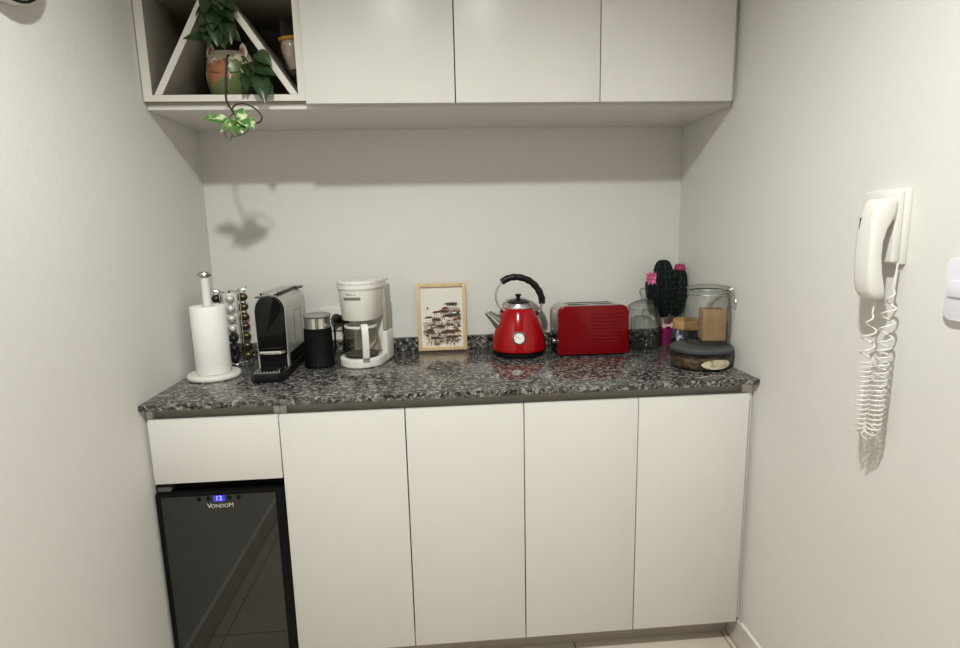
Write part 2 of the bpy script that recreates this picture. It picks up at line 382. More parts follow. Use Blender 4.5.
# ------------------------------------------------------------------ potted vine
PC = Vector((.2275, -.275, SB))
t = thing('potted_plant', 'trailing green vine in an animal face pot inside the open shelf', 'plant', PC)
def pot_material():
    m = mat('painted_animal_pot', (.62, .56, .44), .35); nt = m.node_tree; b = nt.nodes['Principled BSDF']
    tc = [n for n in nt.nodes if n.type == 'TEX_COORD'][0]
    sp = nt.nodes.new('ShaderNodeSeparateXYZ'); nt.links.new(tc.outputs['Object'], sp.inputs[0])
    nz = nt.nodes.new('ShaderNodeTexNoise'); nz.inputs['Scale'].default_value = 60; nt.links.new(tc.outputs['Object'], nz.inputs[0])
    def M(op, a, c):
        n = nt.nodes.new('ShaderNodeMath'); n.operation = op
        for i, q in enumerate((a, c)):
            if isinstance(q, (int, float)): n.inputs[i].default_value = q
            else: nt.links.new(q, n.inputs[i])
        return n.outputs[0]
    wob = M('MULTIPLY', M('SUBTRACT', nz.outputs['Fac'], .5), .05)
    x = M('ADD', sp.outputs['X'], wob); z = M('ADD', sp.outputs['Z'], wob); fr = M('LESS_THAN', sp.outputs['Y'], -.01)
    prev = [n for n in nt.nodes if n.type == 'VALTORGB'][0].outputs['Color']
    def lay(fac, col):
        nonlocal prev
        mx = nt.nodes.new('ShaderNodeMix'); mx.data_type = 'RGBA'; nt.links.new(fac, mx.inputs['Factor'])
        nt.links.new(prev, mx.inputs['A']); mx.inputs['B'].default_value = (*col, 1); prev = mx.outputs['Result']
    face = M('MULTIPLY', fr, M('MULTIPLY', M('LESS_THAN', z, .100), M('MULTIPLY', M('GREATER_THAN', x, -.062), M('LESS_THAN', x, .012))))
    lay(face, (.33, .13, .065))
    gp = M('MULTIPLY', fr, M('MULTIPLY', M('LESS_THAN', z, .104), M('MULTIPLY', M('GREATER_THAN', x, .016), M('LESS_THAN', x, .050))))
    lay(gp, (.11, .15, .03))
    lay(M('LESS_THAN', M('ADD', sp.outputs['Z'], M('MULTIPLY', wob, 2.2)), .045), (.12, .15, .055))
    nt.links.new(prev, b.inputs['Base Color']); return m
POTM = pot_material()
pot = lathe([(0, .001), (.054, .001), (.064, .012), (.0720, .045), (.074, .072), (.070, .105), (.060, .131), (.056, .131), (.062, .106), (.052, .10), (0, .10)], PC).build('pot', POTM, t)
for sx in (-1, 1):
    e = MB().prism([(-.016, 0), (.016, 0), (.017, .016), (.010, .034), (0, .042), (-.010, .034), (-.015, .016)], lambda u, v, d: PC + Vector((sx*.046 + u*.8, -.034 + d + v*.1, .117 + v)), -.005, .005, .003)
    e.build('ear', POTM, pot)
    e = MB().prism([(-.007, .006), (.007, .006), (.006, .02), (0, .030), (-.006, .02)], lambda u, v, d: PC + Vector((sx*.046 + u*.8, -.0405 + d + v*.1, .117 + v)), -.0012, .0008)
    e.build('inner_ear', mat('terracotta_paint', (.40, .13, .06), .5), pot)
    tube(spline([PC + Vector((sx*.030-.014 + .028*k, -math.sqrt(  .0742**2-(sx*.030-.014+.028*k)**2)-.0002, .068 + .006*(k-.5)*sx)) for k in (0, .25, .5, .75, 1)], 3), .0013, 6).build('closed_eye', DGREY, pot)
lathe([(0, .108), (.057, .108), (.057, .112), (0, .116)], PC, 24).build('soil', mat('potting_soil', (.02, .014, .01), .95, bump=.6), t)
LEAF = two_tone('dark_green_leaf', (.010, .028, .007), (.028, .062, .016), 28, .5, .33, .25)
LEAFV = two_tone('variegated_leaf', (.06, .17, .03), (.55, .60, .34), 55, .56, .38, .06)
VINE = mat('vine_stem', (.030, .022, .012), .6); VINEG = mat('green_vine_stem', (.10, .16, .04), .55)
rim = PC + Vector((0, 0, .12))
fol = MB(); st = MB()
tips = [  # leaf base, tip, facing, width
 ((.205, -.35, 1.895), (.140, -.375, 1.897), (0.1, -.7, .6), .045), ((.225, -.36, 1.95), (.185, -.375, 1.93), (-.3, -1, .3), .046),
 ((.222, -.34, 1.965), (.190, -.372, 1.905), (-.2, -1, .2), .050), ((.235, -.35, 1.975), (.225, -.385, 1.915), (0, -1, .1), .055),
 ((.24, -.34, 1.985), (.285, -.38, 1.940), (.4, -1, .2), .050), ((.232, -.36, 1.945), (.235, -.385, 1.872), (.1, -1, 0), .052),
 ((.25, -.34, 1.955), (.272, -.375, 1.882), (.4, -1, .1), .048), ((.215, -.34, 1.94), (.205, -.375, 1.872), (-.3, -1, 0), .046),
 ((.222, -.36, 2.01), (.205, -.385, 1.955), (-.2, -1, .3), .048), ((.235, -.36, 2.025), (.258, -.385, 1.965), (.3, -1, .3), .050),
 ((.225, -.35, 1.99), (.17, -.36, 1.96), (-.3, -.8, .6), .04), ((.245, -.36, 2.0), (.295, -.372, 1.965), (.3, -.8, .6), .042),
 ((.25, -.32, 1.92), (.29, -.345, 1.895), (.2, -.8, .6), .044), ((.215, -.33, 1.915), (.175, -.355, 1.925), (-.2, -.8, .6), .044),
 ((.228, -.35, 2.03), (.215, -.37, 2.0), (0, -1, .4), .04), ((.238, -.355, 1.925), (.252, -.382, 1.868), (0.1, -1, 0), .045),
]
for bq, tq, nq, wq in tips:
    bq = (bq[0], min(bq[1]-.02, -.376), bq[2]); tq = (tq[0], tq[1]-.024, tq[2])
    fol.leaf(bq, tq, nq, wq, curl=.25, fold=.3)
    st.tube(spline([rim + Vector((random.uniform(-.02, .02), -.01, 0)), (Vector(bq)+rim)/2 + Vector((0, .02, .01)), bq], 5), .0018, 6)
fol.build('foliage', LEAF, t); st.build('stems', VINEG, t)
fol = MB()
for bq, tq, nq, wq in [((.315, -.352, 1.835), (.360, -.378, 1.785), (.5, -1, .2), .050), ((.335, -.365, 1.80), (.352, -.395, 1.722), (.2, -1, .1), .050),
        ((.305, -.37, 1.81), (.300, -.392, 1.755), (-.2, -1, .2), .044), ((.33, -.34, 1.86), (.375, -.36, 1.825), (.4, -1, .3), .044),
        ((.30, -.355, 1.84), (.335, -.385, 1.775), (.2, -1, .1), .052), ((.31, -.36, 1.79), (.285, -.385, 1.752), (-.3, -1, .2), .036),
        ((.325, -.36, 1.815), (.385, -.372, 1.80), (.3, -.9, .5), .036), ((.345, -.36, 1.775), (.372, -.38, 1.745), (.5, -1, .2), .034)]:
    if bq[0] > .318: bq = (bq[0], min(bq[1], -.378), bq[2])
    tq = (tq[0], min(tq[1]-.012, -.388), tq[2])
    fol.leaf(bq, tq, nq, wq, curl=.22, fold=.3)
fol.build('foliage', LEAF, t)
st = MB()
st.tube(spline([rim+Vector((.03, -.02, .0)), (.285, -.345, 1.86), (.305, -.374, 1.835), (.33, -.380, 1.80), (.345, -.382, 1.775)], 6), .0022, 7)
st.tube(spline([rim+Vector((.012, -.045, -.005)), (.245, -.362, 1.855), (.243, -.382, 1.80), (.243, -.400, 1.742), (.258, -.430, 1.709), (.282, -.462, 1.681), (.296, -.470, 1.664)], 8), .0030, 8)
HO = Vector((.2945, -.47, 1.6605))   # middle of the cluster that hangs free in front of the shelf
h = lambda x, y, z: HO + Vector((x-.27, y+.39, z-1.675))*.955
st.tube(spline([h(.272, -.39, 1.678), h(.256, -.392, 1.70), h(.268, -.394, 1.716), h(.295, -.394, 1.718), h(.322, -.392, 1.704), h(.336, -.39, 1.684), h(.328, -.388, 1.669), h(.31, -.386, 1.668)], 8), .0024, 8)
st.tube(spline([h(.262, -.392, 1.694), h(.250, -.392, 1.686), h(.243, -.392, 1.674)], 6), .0016, 6)
st.build('trailing_vine', VINE, t)
for pts_, r_ in (([(.243, -.392, 1.676), (.228, -.392, 1.66), (.230, -.39, 1.635), (.243, -.39, 1.620), (.25, -.39, 1.645), (.243, -.39, 1.665)], .0014),
                 ([(.24, -.39, 1.628), (.262, -.388, 1.632), (.284, -.388, 1.638), (.298, -.388, 1.655), (.29, -.388, 1.67)], .0013),
                 ([(.25, -.39, 1.65), (.268, -.39, 1.636), (.285, -.388, 1.65)], .0012)):
    tube(spline([h(*p) for p in pts_], 6), r_, 6).build('aerial_root', VINEG, t)
fol = MB()
for bq, tq, nq, wq in [((.240, -.392, 1.672), (.174, -.402, 1.683), (0, -.75, .55), .032), ((.262, -.392, 1.675), (.226, -.42, 1.640), (-.3, -1, .2), .026),
        ((.274, -.392, 1.690), (.306, -.415, 1.650), (.4, -1, .2), .036), ((.272, -.392, 1.704), (.294, -.404, 1.668), (.2, -1, .2), .030),
        ((.266, -.392, 1.672), (.262, -.425, 1.634), (0, -1, .2), .034), ((.282, -.392, 1.676), (.284, -.414, 1.636), (.1, -1, 0), .028),
        ((.300, -.390, 1.68), (.316, -.402, 1.648), (.5, -1, 0), .026), ((.262, -.38, 1.668), (.235, -.36, 1.645), (-.3, -.6, .8), .032)]:
    fol.leaf(h(*bq), h(*tq), nq, wq, curl=.18, fold=.25)
fol.build('variegated_foliage', LEAFV, t)

# bottle lying in the right slot of the shelf, dried leaf behind it
AMB = mat('amber_rim', (.55, .28, .03), .3); BOT = glass('pale_vase_glass', (.62, .56, .47), (.35, .28, .2), .4)
t = thing('glass_jar', 'small pale glass jar with amber rim wedged beside the slanted shelf board', 'jar', (.392, -.235, 1.845))
MJ = Matrix.Translation((.4070, -.250, 1.848)) @ Matrix.Rotation(math.radians(-7), 4, 'Y') @ Matrix.Rotation(math.radians(8), 4, 'X')
lathe([(0, .001), (.016, .0), (.020, .012), (.0265, .045), (.0275, .062), (.024, .078), (.0225, .082)], n=32, M=MJ).build('body', mat('pale_ceramic_jar', (.46, .38, .29), .18, var=.25, scale=40), t)
lathe([(.0215, .080), (.028, .082), (.0300, .0865), (.0285, .091), (.0225, .092), (.0205, .087), (.0205, .07), (0, .068)], n=32, M=MJ).build('rim', AMB, t)
lf = MB().leaf((.404, -.245, 1.922), (.3725, -.245, 1.998), (-.3, -1, .1), .042, .1, .3).leaf((.406, -.245, 1.922), (.409, -.235, 1.99), (.2, -1, .1), .042, .1, .3)
tag(lf.build('dried_leaf', mat('dark_dried_leaf', (.018, .012, .012), .7), origin=(.404, -.245, 1.922)), 'dark pointed dried leaf standing in the amber rimmed jar', 'dried leaf')

# ------------------------------------------------------------------ paper towel
Z0 = .9
t = thing('towel_holder', 'white paper towel holder with round base and metal topped post', 'paper towel holder', (.0945, -.306, Z0))
c = (.0945, -.306, Z0)
lathe([(0, .0005), (.0775, .0005), (.0805, .004), (.0805, .011), (.0775, .015), (.03, .016), (0, .016)], c, 56).build('base', WPLAST, t)
lathe([(.0125, .016), (.0125, .322), (0, .322)], c, 28).build('post', WPLAST, t)
k = lathe([(.0125, .3225), (.019, .3245), (.0215, .330), (.0195, .336), (.012, .3385), (0, .339)], c, 32).build('knob', STEEL, t)
o = lathe([(.020, .0165), (.0515, .0165), (.053, .02), (.053, .228), (.0515, .231), (.020, .231), (.0195, .225), (.0195, .02), (.020, .0165)], c, 56).build('paper_towel_roll', PAPER, origin=c)
tag(o, 'white paper towel roll standing on the round holder', 'paper towel')

# ------------------------------------------------------------------ capsule rack
rc = Vector((.098, -.122, Z0)); camdir = math.atan2(CAM.y-rc.y, CAM.x-rc.x)
t = thing('capsule_rack', 'chrome rotating coffee capsule rack behind the paper towel roll', 'capsule rack', rc)
lathe([(0, .0005), (.056, .0005), (.058, .004), (.058, .010), (.054, .014), (0, .014)], rc, 40).build('base', CHROME, t)
tube([rc+Vector((0, 0, .014)), rc+Vector((0, 0, .262))], .004, 10).build('centre_post', CHROME, t)
angs = [camdir+math.radians(a) for a in (-66, 0, 66)]
for a in [camdir+math.radians(a) for a in (-97, -33, 33, 99)]:
    d = Vector((math.cos(a), math.sin(a), 0)); s_ = Vector((-d.y, d.x, 0))
    b = MB()
    for q in (-1, 1): b.tube([rc+d*.049+s_*.005*q+Vector((0, 0, .012)), rc+d*.049+s_*.005*q+Vector((0, 0, .262))], .0021, 8)
    b.tube(spline([rc+Vector((0, 0, .262)), rc+d*.02+Vector((0, 0, .256)), rc+d*.045+Vector((0, 0, .260)), rc+d*.058+Vector((0, 0, .270))], 5), .002, 8)
    b.build('wire_rail', CHROME, t)
GOLD = mat('gold_brown_foil', (.105, .072, .032), .3, .7, var=.15); SILC = mat('white_silver_foil', (.72, .71, .68), .35, .3); BLKC = mat('black_foil', (.03, .025, .025), .3, .5); RDC = mat('brown_foil', (.10, .05, .03), .3, .6)
capm = {}
def capsule(mt):
    b = MB().lathe([(0, .0255), (.005, .0252), (.0105, .021), (.0135, .012), (.0148, .001), (.0172, .0005), (.0172, -.0008), (0, -.0012)], n=20)
    return b
first = {}
order = ['topmost', 'second from top', 'third from top', 'fourth from top', 'fifth from top', 'sixth from top', 'lowest']
for ci, a in enumerate(angs):
    d = Vector((math.cos(a), math.sin(a), 0))
    for k in range(7):
        mt, nm = (((RDC, 'reddish brown') if k == 3 else (GOLD, 'gold brown'))) if ci == 2 else (((SILC, 'white silver') if k < 4 else (BLKC, 'black')) if ci == 1 else (BLKC, 'black'))
        col = ('in the column nearest the espresso machine', 'in the column facing the paper towel roll', 'in the column against the left wall')[{2: 0, 1: 1, 0: 2}[ci]]
        pos = rc + d*.036 + Vector((0, 0, .236-.0345*k))
        M = Matrix.Translation(pos) @ d.to_track_quat('Z', 'Y').to_matrix().to_4x4()
        if mt.name not in first:
            o = capsule(mt).build('coffee_capsule', mt); first[mt.name] = o
        else:
            o = first[mt.name].copy(); COL.objects.link(o)
        o.matrix_world = M
        tag(o, '%s coffee capsule, %s %s' % (nm, order[k], col), 'coffee capsule', 'coffee capsules in the chrome rack')

# ------------------------------------------------------------------ espresso machine
X0, X1, YF, YR = .2385, .3335, -.305, -.035
t = thing('espresso_machine', 'slim capsule espresso machine with silver sides and glossy black arched front', 'espresso machine', ((X0+X1)/2, -.2, Z0))
def arch(x0, x1, z0, zt, rise=.047, n=14):
    xm = (x0+x1)/2; hw = (x1-x0)/2
    return [(x0, z0), (x1, z0)] + [(xm + hw*math.cos(PI*k/n), zt-rise + rise*math.sin(PI*k/n)) for k in range(n+1)]
XZ = lambda u, v, d: Vector((u, d, v))
b = MB().prism([(x0_, y0_) for x0_, y0_ in [(X0-.006, -.03), (X1+.004, -.03), (X1+.004, -.375), (X1-.012, -.396), (X0+.012, -.396), (X0-.006, -.375)]], lambda u, v, d: Vector((u, v, d)), Z0+.0005, Z0+.028, .004)
b.build('base_tray', BPLAST, t)
MB().prism(arch(X0+.002, X1-.002, Z0+.0285, 1.158), XZ, YF+.002, YR-.002).build('core', BMATTE, t)
shell = MB()
out_, inn = arch(X0, X1, .968, 1.1625, .049), arch(X0+.0022, X1-.0022, .968, 1.1600, .047)
o3 = out_[2:]; i3 = inn[2:]
for y0_, y1_ in ((YF, YR),):
    poly = [out_[1]] + o3 + [out_[0], inn[0]] + i3[::-1] + [inn[1]]
    shell.prism(poly, XZ, y0_, y1_)
for xa, xb in ((X0, X0+.0045), (X1-.0045, X1)): shell.box(xa, xb, YF, YF+.022, Z0+.0285, .968)
sh = shell.build('side_shell', SILVER, t)
b = MB().box(X1-.0002, X1+.0007, -.205, -.203, .985, 1.095).box(X1-.0002, X1+.0007, -.115, -.113, .985, 1.095).box(X1-.0002, X1+.0007, -.205, -.113, 1.094, 1.096)
b.build('seam', DGREY, sh)
MB().prism(arch(X0+.005, X1-.005, .9885, 1.158, .044), XZ, YF-.014, YF-.0005, .004).build('front_panel', BGLOSS, t)
MB().prism([(X0+.006, YF-.012), (X1-.006, YF-.012), (X1-.014, YF-.028), (X0+.014, YF-.028)], lambda u, v, d: Vector((u, v, d)), .976, .986, .002).build('spout_rim', CHROME, t)
b = MB().box(X0+.008, X1-.008, -.388, -.312, Z0+.0285, Z0+.031)
for k in range(9): b.box(X0+.010+.0092*k, X0+.013+.0092*k, -.386, -.314, Z0+.031, Z0+.034)
b.build('drip_grille', CHROME, t)
b = MB().box(X0+.024, X1-.024, YF+.005, -.07, 1.162, 1.168, .002)
b.build('lever', STEEL, t)
MB().box(X0+.020, X0+.0235, YF+.004, -.07, 1.159, 1.1665, .001).box(X1-.0235, X1-.020, YF+.004, -.07, 1.159, 1.1665, .001).build('lever_slot', BPLAST, t)
MB().box(X0+.008, X1-.030, YF-.010, YF+.004, 1.1525, 1.1580, .002).build('hinge_bar', DGREY, t)
MB().box(X0+.02, X1-.003, -.062, -.032, 1.1560, 1.1640, .002).build('tank_lid', DGREY, t)

t.location.y -= .018; t.location.x += .0035

# ------------------------------------------------------------------ milk frother
t = thing('milk_frother', 'black ribbed milk frother jug with steel collar and grey lid', 'milk frother', (.405, -.190, Z0))
c = (.405, -.190, Z0)
lathe([(0, .0005), (.048, .0005), (.0505, .004), (.0505, .008), (.0490, .010), (.0455, .132), (.0435, .134), (0, .134)], c, 96, rib=24, ribd=.014).build('body', BMATTE, t)
lathe([(.0435, .1345), (.0435, .136), (.0425, .150), (.0435, .169), (.041, .171), (0, .171)], c, 48).build('collar', CHROME, t)
lathe([(.044, .1712), (.0455, .173), (.0455, .178), (.043, .1815), (0, .183)], c, 48).build('lid', MGREY, t)

t.location.y -= .020; t.location.x += .005

# ------------------------------------------------------------------ drip coffee maker (front faces slightly left)
CL = Vector((.5545, -.208, Z0)); TH_ = math.radians(-13)
t = thing('coffee_maker', 'white drip coffee maker with glass carafe next to the milk frother', 'coffee maker', CL, TH_)
hp = .066
def dshape(r, yb, hw, n=18):  # semicircle to the front, box to the back
    return [(r*math.cos(PI + PI*k/n), r*math.sin(PI+PI*k/n)) for k in range(n+1)] + [(hw, yb), (-hw, yb)]
XY = lambda u, v, d: Vector((u, v, d))
b = MB().prism(dshape(.074, .105, .070), XY, .0005, .030, .005, 3)
b.build('base', WPLAST, t, local=True)
lathe([(0, .030), (.055, .030), (.055, .0325), (0, .0325)], n=40).build('hot_plate', DGREY, t, local=True)
b = MB().box(-.058, .066, .072, .125, .0305, .265, .010, 3); b.build('rear_tower', CREAM, t, local=True)
b = MB().box(.052, .0735, .055, .128, .0005, .105, .004, 3); b.build('tower_foot', WPLAST, t, local=True)
b = MB().box(.058, .0715, .060, .122, .106, .268, .004, 3); b.build('water_tank', mat('smoky_tank_plastic', (.36, .335, .28), .3), t, local=True)
hop = MB()
n = 40
def hop_ring(r, yb, z): return [Vector((u, v, z)) for u, v in dshape(r, yb, r*.97)]
rings = [hop_ring(.058, .07, .159), hop_ring(.060, .07, .162), hop_ring(.0665, .075, .255), hop_ring(.068, .075, .262), hop_ring(.071, .085, .266), hop_ring(.071, .085, .279)]
vr = [[hop.bm.verts.new(p) for p in r] for r in rings]
for A, B in zip(vr, vr[1:]):
    for k in range(len(A)): hop.bm.faces.new((A[k], A[(k+1) % len(A)], B[(k+1) % len(A)], B[k]))
hop.bm.faces.new(vr[0][::-1]); hop.bm.faces.new(vr[-1])
hp_o = hop.build('filter_basket', CREAM, t, local=True)
MB().prism(dshape(.0705, .124, .068), XY, .2795, .290, .004, 3).build('lid', WPLAST, t, local=True)
b = MB()
def on_basket(u, z):  # point on the curved basket front
    r = .0665 - .0065*(.255-z)/.1; a = u/r - PI/2
    return Vector((r*math.cos(a), r*math.sin(a), z))
def patch(b, u0, u1, z0, z1, off=.0008, n=8):
    A = [b.bm.verts.new(on_basket(u0+(u1-u0)*k/n, z0)*1) for k in range(n+1)]; B = [b.bm.verts.new(on_basket(u0+(u1-u0)*k/n, z1)) for k in range(n+1)]
    for v in A+B: v.co.x *= 1+off/.066; v.co.y *= 1+off/.066
    for k in range(n): b.bm.faces.new((A[k], A[k+1], B[k+1], B[k]))
patch(b, -.032, .028, .2290, .2390); b.build('level_slot', mat('slot_grey', (.17, .16, .13), .5), t, local=True)
b = MB()
for u0, u1, z0, z1 in ((-.020, -.0155, .2455, .2515), (-.0135, -.009, .2455, .2515), (-.006, -.0025, .2455, .2515), (-.0025, .004, .2455, .2475), (.006, .012, .2455, .2490)): patch(b, u0, u1, z0, z1, n=2)
b.build('lettering', mat('lettering_grey', (.25, .24, .2), .5), t, local=True)
ca = MB().lathe([(.050, .034), (.060, .038), (.0655, .056), (.066, .078), (.060, .106), (.052, .127), (.051, .133)], n=48)
cf = ca.build('carafe', GLASSC, t, local=True)
lathe([(.051, .131), (.0545, .131), (.0555, .134), (.0545, .1395), (.051, .1395), (.051, .131)], n=48).build('carafe_rim', WPLAST, cf, local=True)
lathe([(0, .0335), (.050, .0335), (.058, .037), (.058, .040), (0, .040)], n=40).build('carafe_base', DGREY, cf, local=True)
ha = math.radians(-74) - TH_; hd = Vector((math.cos(ha), math.sin(ha), 0))
hs = Vector((-hd.y, hd.x, 0))
prof = [(.052, .135), (.075, .146), (.088, .137), (.093, .114), (.093, .080), (.089, .045), (.085, .038)]
wid = [.010, .011, .012, .012, .0115, .011, .010]
hb = MB(); pr_ = spline([Vector((r, 0, z)) for r, z in prof], 5)
rings = []
for i, p in enumerate(pr_):
    q = (pr_[min(i+1, len(pr_)-1)]-pr_[max(i-1, 0)]).normalized(); nn = Vector((-q.z, 0, q.x))
    w_ = .0105; th = .005
    row = []
    for su, sn in ((-1, -1), (1, -1), (1, 1), (-1, 1)):
        pp = p + nn*sn*th; row.append(hb.bm.verts.new(hd*pp.x + hs*su*w_ + Vector((0, 0, pp.z))))
    rings.append(row)
for A, B in zip(rings, rings[1:]):
    for k in range(4): hb.bm.faces.new((A[k], A[(k+1) % 4], B[(k+1) % 4], B[k]))
hb.bm.faces.new(rings[0][::-1]); hb.bm.faces.new(rings[-1])
bmesh.ops.bevel(hb.bm, geom=[e for e in hb.bm.edges if len(e.link_faces) == 2 and e.calc_face_angle(0) > .9], offset=.002, segments=2, affect='EDGES')
hb.build('carafe_handle', WPLAST, cf, local=True)

# ------------------------------------------------------------------ wall outlet, plugs and cords
t = thing('wall_outlet', 'white double socket plate on the back wall behind the coffee maker', 'outlet', (.423, 0, 1.03))
box(.379, .478, -.009, -.0005, .985, 1.073, .003, 3).build('plate', WPLAST, t)
box(.388, .469, -.0105, -.009, 1.005, 1.052, .002).build('socket_module', CREAM, t)
def plug(x, z, path, label):
    t = thing('power_cord', label, 'power cord', (x, -.011, z))
    M = Matrix.Translation((x, -.0112, z)) @ Matrix.Rotation(PI/2, 4, 'X')
    lathe([(0, 0), (.019, 0), (.021, .004), (.020, .016), (.013, .028), (.008, .040), (0, .041)], n=28, M=M).build('plug', BPLAST, t)
    tube(spline(path, 8), .0035, 8).build('cord', BPLAST, t)
plug(.440, 1.030, [(.440, -.05, 1.028), (.438, -.062, 1.015), (.438, -.062, .97), (.436, -.064, .935), (.434, -.070, .9065), (.425, -.085, .9065)], 'black plug and cord in the socket half nearer the frother')
plug(.4705, 1.030, [(.4705, -.05, 1.028), (.472, -.062, 1.01), (.470, -.06, .965), (.470, -.052, .935), (.476, -.045, .9065), (.50, -.040, .9065)], 'black plug and cord in the socket half nearer the coffee maker')
o = tube(spline([(.346, -.036, .985), (.350, -.08, .975), (.357, -.12, .95), (.366, -.125, .92), (.376, -.105, .9065), (.392, -.085, .9065), (.40, -.05, .9065)], 8), .0032, 8).build('power_cord', BPLAST, origin=(.346, -.036, .985))
tag(o, 'black cord hanging between the espresso machine and the milk frother', 'power cord')

# ------------------------------------------------------------------ framed picture (leans on the upstand)
FW, FH, FB = .184, .2535, .0135
t = thing('picture_frame', 'small picture of hillside houses in a light wood frame', 'picture', (.834, -.0315, Z0+.0005), math.radians(1.0))
t.rotation_euler = (math.radians(-2.5), 0, math.radians(1.0))
b = MB()
b.box(-FW/2, -FW/2+FB, -.011, .004, 0, FH, .0012).box(FW/2-FB, FW/2, -.011, .004, 0, FH, .0012)
b.box(-FW/2+FB, FW/2-FB, -.011, .004, 0, FB, .0012).box(-FW/2+FB, FW/2-FB, -.011, .004, FH-FB, FH, .0012)
b.build('frame', PINE, t, local=True)
cols = [two_tone('watercolour_paper', (.74, .70, .60), (.68, .68, .60), 18, .5, .8, .2), mat('ink_brown', (.075, .045, .028), .8, var=.4, scale=150), mat('ink_umber', (.18, .11, .07), .8, var=.3, scale=150),
        mat('wash_mauve', (.42, .36, .34), .8, var=.2, scale=90), mat('wash_sand', (.58, .50, .38), .8, var=.15, scale=90), mat('wash_light', (.80, .77, .70), .8), mat('ink_rust', (.20, .06, .03), .8, var=.3)]
art = MB()
def quad(pts, mi, lay):
    art.mi = mi
    f = art.bm.faces.new([art.bm.verts.new((x, -.0042-.00004*lay, z)) for x, z in pts]); f.material_index = mi
quad([(-.0785, .0135), (.0785, .0135), (.0785, .240), (-.0785, .240)], 0, 0)
rnd = random.Random(4); lay = 1
def poly_blob(cx, cz, rx, rz, mi, n=9):
    global lay
    quad([(max(-.074, min(.074, cx+rx*math.cos(2*PI*k/n)*rnd.uniform(.7, 1.1))), max(.02, cz+rz*math.sin(2*PI*k/n)*rnd.uniform(.7, 1.1))) for k in range(n)], mi, lay); lay += 1
for cx, cz, rx, rz, mi in [(.0, .09, .066, .055, 3), (.02, .125, .05, .035, 4), (-.045, .085, .03, .05, 3), (.02, .07, .05, .03, 4), (.0, .035, .06, .016, 4), (.045, .15, .025, .02, 3)]: poly_blob(cx, cz, rx, rz, mi, 14)
houses = [(-.052, .118, .026, .018), (-.02, .138, .028, .018), (.012, .150, .024, .020), (.030, .170, .040, .014), (.052, .140, .034, .022), (-.022, .108, .030, .022), (.018, .120, .030, .026), (-.038, .088, .028, .020),
          (.055, .108, .030, .020), (-.008, .086, .030, .020), (-.058, .068, .026, .018), (.028, .088, .030, .024), (-.042, .058, .030, .020), (.044, .066, .050, .020), (.002, .058, .030, .018), (-.012, .040, .032, .016), (.036, .044, .044, .018), (.062, .046, .02, .014)]
for hx, hz, hw, hh in houses:
    x0_, x1_ = max(-.073, hx-hw/2), min(.073, hx+hw/2)
    quad([(x0_, hz-hh*.5), (x1_, hz-hh*.5), (x1_, hz+hh*.3), (x0_, hz+hh*.3)], rnd.choice([4, 5, 5, 3]), lay); lay += 1
    s_ = rnd.uniform(-.003, .003); ov = .004
    quad([(max(-.075, x0_-ov), hz+hh*.22), (min(.075, x1_+ov), hz+hh*.22+s_), (min(.073, x1_-.004), hz+hh*.68+s_), (x0_+.005, hz+hh*.62)], rnd.choice([1, 1, 2, 6]), lay); lay += 1
    for k in range(3):
        wx = x0_+(x1_-x0_)*(.2+.3*k); quad([(wx-.0013, hz-hh*.3), (wx+.0013, hz-hh*.3), (wx+.0013, hz), (wx-.0013, hz)], 1, lay); lay += 1
for k in range(16):
    wx = rnd.uniform(-.06, .065); wz = rnd.uniform(.026, .036); quad([(wx-.001, wz-.008), (wx+.001, wz-.008), (wx+.0014, wz+.006), (wx-.001, wz+.006)], rnd.choice([1, 2, 2]), lay); lay += 1
for k in range(60): poly_blob(rnd.uniform(-.060, .066), rnd.uniform(.030, .165)*(1-.25*(rnd.random() < .4)), rnd.uniform(.003, .011), rnd.uniform(.0015, .005), rnd.choice([1, 1, 2, 2, 3]), 7)
for cx, cz, rx in ((.040, .176, .024), (.045, .135, .028), (.030, .072, .034), (.034, .050, .026), (-.028, .050, .020), (-.005, .092, .018), (-.045, .078, .016), (-.02, .118, .018), (.008, .150, .022)): poly_blob(cx, cz, rx, .0055, 1, 9)
art.build('print', cols, t, local=True, recalc=False)
box(-FW/2+.008, FW/2-.008, -.0035, .003, .008, FH-.008).build('backing_board', mat('board_backing', (.3, .25, .18), .8), t, local=True)

# ------------------------------------------------------------------ kettle
KC = Vector((1.1090, -.141, Z0))
t = thing('kettle', 'red cone shaped electric kettle with black arched handle and round dial', 'kettle', KC)
lathe([(0, .0005), (.086, .0005), (.091, .004), (.0925, .012), (.090, .019), (0, .019)], KC, 56).build('base', BMATTE, t)
kb = [(0, .0195), (.094, .0195), (.0985, .023), (.0985, .030), (.0965, .045), (.0905, .075), (.0800, .108), (.0675, .140), (.0575, .160), (.0525, .169), (.049, .171), (0, .171)]
lathe(kb, KC, 64).build('body', RED, t)
lathe([(.0515, .1705), (.051, .176), (.044, .187), (.041, .188), (0, .188)], KC, 48).build('collar', STEEL, t)
lathe([(.041, .1882), (.040, .192), (.028, .198), (.010, .2005), (.0065, .204), (.0065, .208), (.011, .214), (.0115, .217), (.008, .219), (0, .2195)], KC, 40).build('lid', BPLAST, t)
wire = spline([KC+Vector(p) for p in [(-.056, 0, .163), (-.070, 0, .176), (-.080, 0, .200), (-.080, 0, .226), (-.070, 0, .250), (-.054, 0, .268)]], 8)
tube(wire, .0036, 10).build('handle_wire', STEEL, t)
grip = spline([KC+Vector(p) for p in [(-.060, 0, .262), (-.040, 0, .274), (-.012, 0, .2795), (.020, 0, .274), (.050, 0, .258), (.072, 0, .232), (.085, 0, .202), (.0855, 0, .181)]], 10)
rr = [.0120 + .0008*math.sin(i*.75) if i > 8 else .0120 for i in range(len(grip))]; rr[0] = .009; rr[-1] = .010
